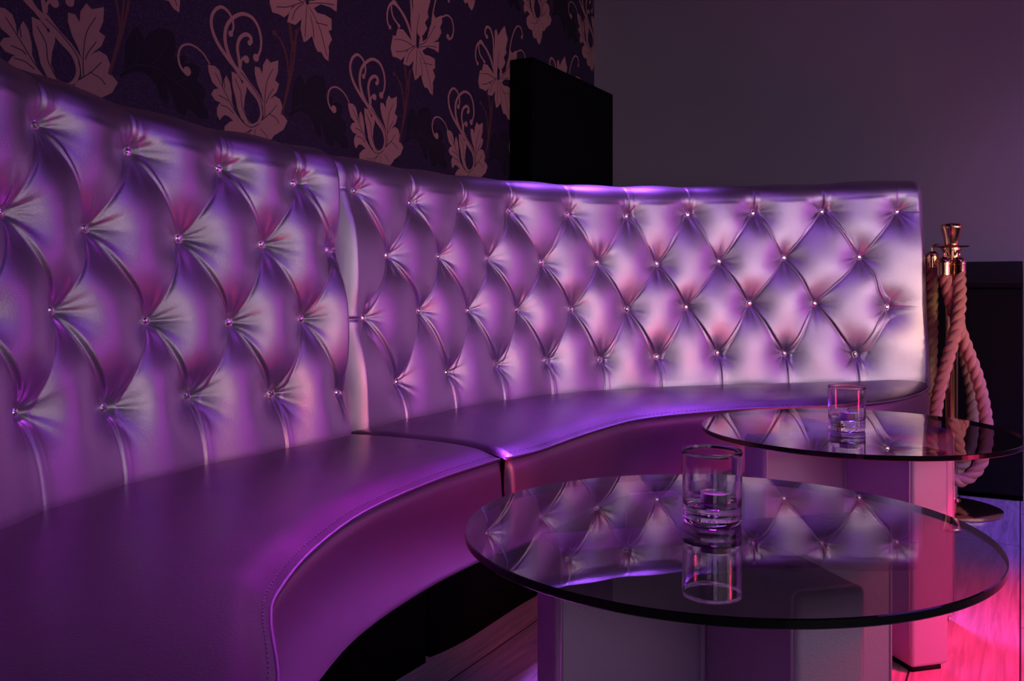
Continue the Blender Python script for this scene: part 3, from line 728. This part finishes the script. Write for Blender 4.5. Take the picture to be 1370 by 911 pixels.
# console with sloping top to the right of the post
n2 = 3.64; k = np.array([dw[0], dw[1]])*n2
u = (1369-685)/F; Yr = n2/(dw[0]*u+dw[1]); R_ = np.array([u*Yr, Yr]); back = dw*.27; left = -np.array([dw[1], -dw[0]])*.42
co = thing('console_cabinet', 'black console with a sloping top behind the rope post at right', 'cabinet', (R_[0], R_[1], 0))
m = MB()
P0, P1, P2, P3 = (0, 0), tuple(left), tuple(left+back), tuple(back)
vs = [(*P0, .02), (*P1, .02), (*P2, .02), (*P3, .02), (*P0, .745), (*P1, .745), (*P2, .830), (*P3, .830)]
m.add(vs, [(0, 1, 2, 3), (7, 6, 5, 4), (4, 5, 1, 0), (5, 6, 2, 1), (6, 7, 3, 2), (7, 4, 0, 3)]); bevel(m.build('cabinet_body', M['black'], co, smooth=False), .004, 2)
m = MB(); g = .008; e = lambda p, s_: (p[0]*s_[0], p[1])
off = -dw*g; 
q = [np.array(P0)+off, np.array(P1)+off, np.array(P2), np.array(P3)]
vs = [(*q[0], .747), (*q[1], .747), (*q[2], .832), (*q[3], .832), (*q[0], .762), (*q[1], .762), (*q[2], .848), (*q[3], .848)]
m.add(vs, [(0, 1, 2, 3), (7, 6, 5, 4), (4, 5, 1, 0), (5, 6, 2, 1), (6, 7, 3, 2), (7, 4, 0, 3)]); bevel(m.build('sloping_top', M['black'], co, smooth=False), .003, 2)
m = MB(); m.add([(*np.array(P0)*1+dw*.02, 0), (*(left+dw*.02), 0), (*(left+back*.9), 0), (*(back*.9), 0), (*np.array(P0)+dw*.02, .02), (*(left+dw*.02), .02), (*(left+back*.9), .02), (*(back*.9), .02)], [(0, 1, 2, 3), (7, 6, 5, 4), (4, 5, 1, 0), (5, 6, 2, 1), (6, 7, 3, 2), (7, 4, 0, 3)]); m.build('base_rail', M['gap'], co, smooth=False)

# ------------------------------------------------------------------ camera
cam = bpy.data.cameras.new('camera'); co_ = bpy.data.objects.new('camera', cam); C.objects.link(co_)
co_.location = (0, 0, CH); co_.rotation_euler = (math.pi/2, 0, 0); cam.sensor_width = 36; cam.lens = F/1370*36
cam.shift_y = -(455.5-Y0)/1370; cam.clip_start = .02
bpy.context.scene.camera = co_

# ------------------------------------------------------------------ light
def area(name, loc, tgt, size, energy, col, sy=None, spread=None):
    l = bpy.data.lights.new(name, 'AREA'); l.energy = energy; l.color = col; l.size = size
    if sy: l.shape = 'RECTANGLE'; l.size_y = sy
    if spread: l.spread = math.radians(spread)
    o = bpy.data.objects.new(name, l); C.objects.link(o); o.location = loc
    o.rotation_euler = (Vector(tgt)-Vector(loc)).to_track_quat('-Z', 'Y').to_euler(); return o
def spot(name, loc, tgt, energy, col, ang, blend=.8, r=.1):
    l = bpy.data.lights.new(name, 'SPOT'); l.energy = energy; l.color = col; l.spot_size = math.radians(ang); l.spot_blend = blend; l.shadow_soft_size = r
    o = bpy.data.objects.new(name, l); C.objects.link(o); o.location = loc
    o.rotation_euler = (Vector(tgt)-Vector(loc)).to_track_quat('-Z', 'Y').to_euler(); return o
area('white_front', (1.9, -1.4, 1.0), (.8, 2.9, .8), 2.2, 2.1, (1, .84, .93), 1.0, 85)
area('white_side', (3.0, .1, 1.0), (.6, 2.85, .8), 2.2, 3.3, (1, .78, .97), .9, 75)
area('cool_front', (.25, -.7, .95), (.35, 1.2, .25), .5, .7, (.80, .62, 1), .5, 110)  # added fill by the camera, lifts the faces of the table bases
area('purple_side', (2.95, 1.95, 1.05), (0, 2.3, .9), 1.3, 2.5, (.62, .08, .80), .8, 110)
area('violet_front', (1.8, .9, 2.1), (.5, 2.6, .8), .9, 4.5, (.38, .10, 1.0))
area('glow_over_left', (.35, 2.3, 2.6), (-.14, 1.2, .4), .45, 4.0, (.66, .07, .92), spread=22)
area('glow_over_right', (.7, 3.2, 2.6), (.45, 2.1, .43), .5, 11.0, (.36, .10, 1.0), spread=27)
area('violet_down', (.8, 1.7, 2.6), (.5, 2.4, .7), .7, 1.2, (.45, .08, 1.0), spread=90)
area('pink_low', (2.3, .9, .28), (1.05, 1.95, .22), .4, .7, (1, .04, .18), spread=50)
spot('red_floor_spot', (1.7, 1.0, 1.6), (1.2, 1.66, 0), 340, (1, .003, .14), 46)
spot('red_spill', (1.3, .6, .9), (.1, 1.75, 0), 26, (1, .01, .10), 50)
spot('blue_floor_spot', (2.2, 2.2, 1.9), (1.75, 2.75, 0), 120, (.12, .05, 1), 42)
spot('wall_wash', (2.9, 1.8, 2.0), (2.7, 3.1, .95), 75, (.62, .30, 1), 70, 1)
spot('rope_warm', (2.35, 1.5, 1.0), (1.50, 3.0, .62), 26, (1, .62, .34), 19, 1)  # added narrow spot, warms the ropes against the violet light
spot('paper_wash', (.5, 1.3, 2.5), (-.45, 3.2, 1.55), 14, (1, .55, .55), 70, 1)
w = bpy.data.worlds.new('night'); bpy.context.scene.world = w; w.use_nodes = True
w.node_tree.nodes['Background'].inputs[0].default_value = (.35, .15, .5, 1); w.node_tree.nodes['Background'].inputs[1].default_value = .02
vs_ = bpy.context.scene.view_settings
vs_.view_transform = 'Standard'; vs_.look = 'None'; vs_.exposure = 0
bpy.context.scene.cycles.max_bounces = 12; bpy.context.scene.cycles.caustics_reflective = False
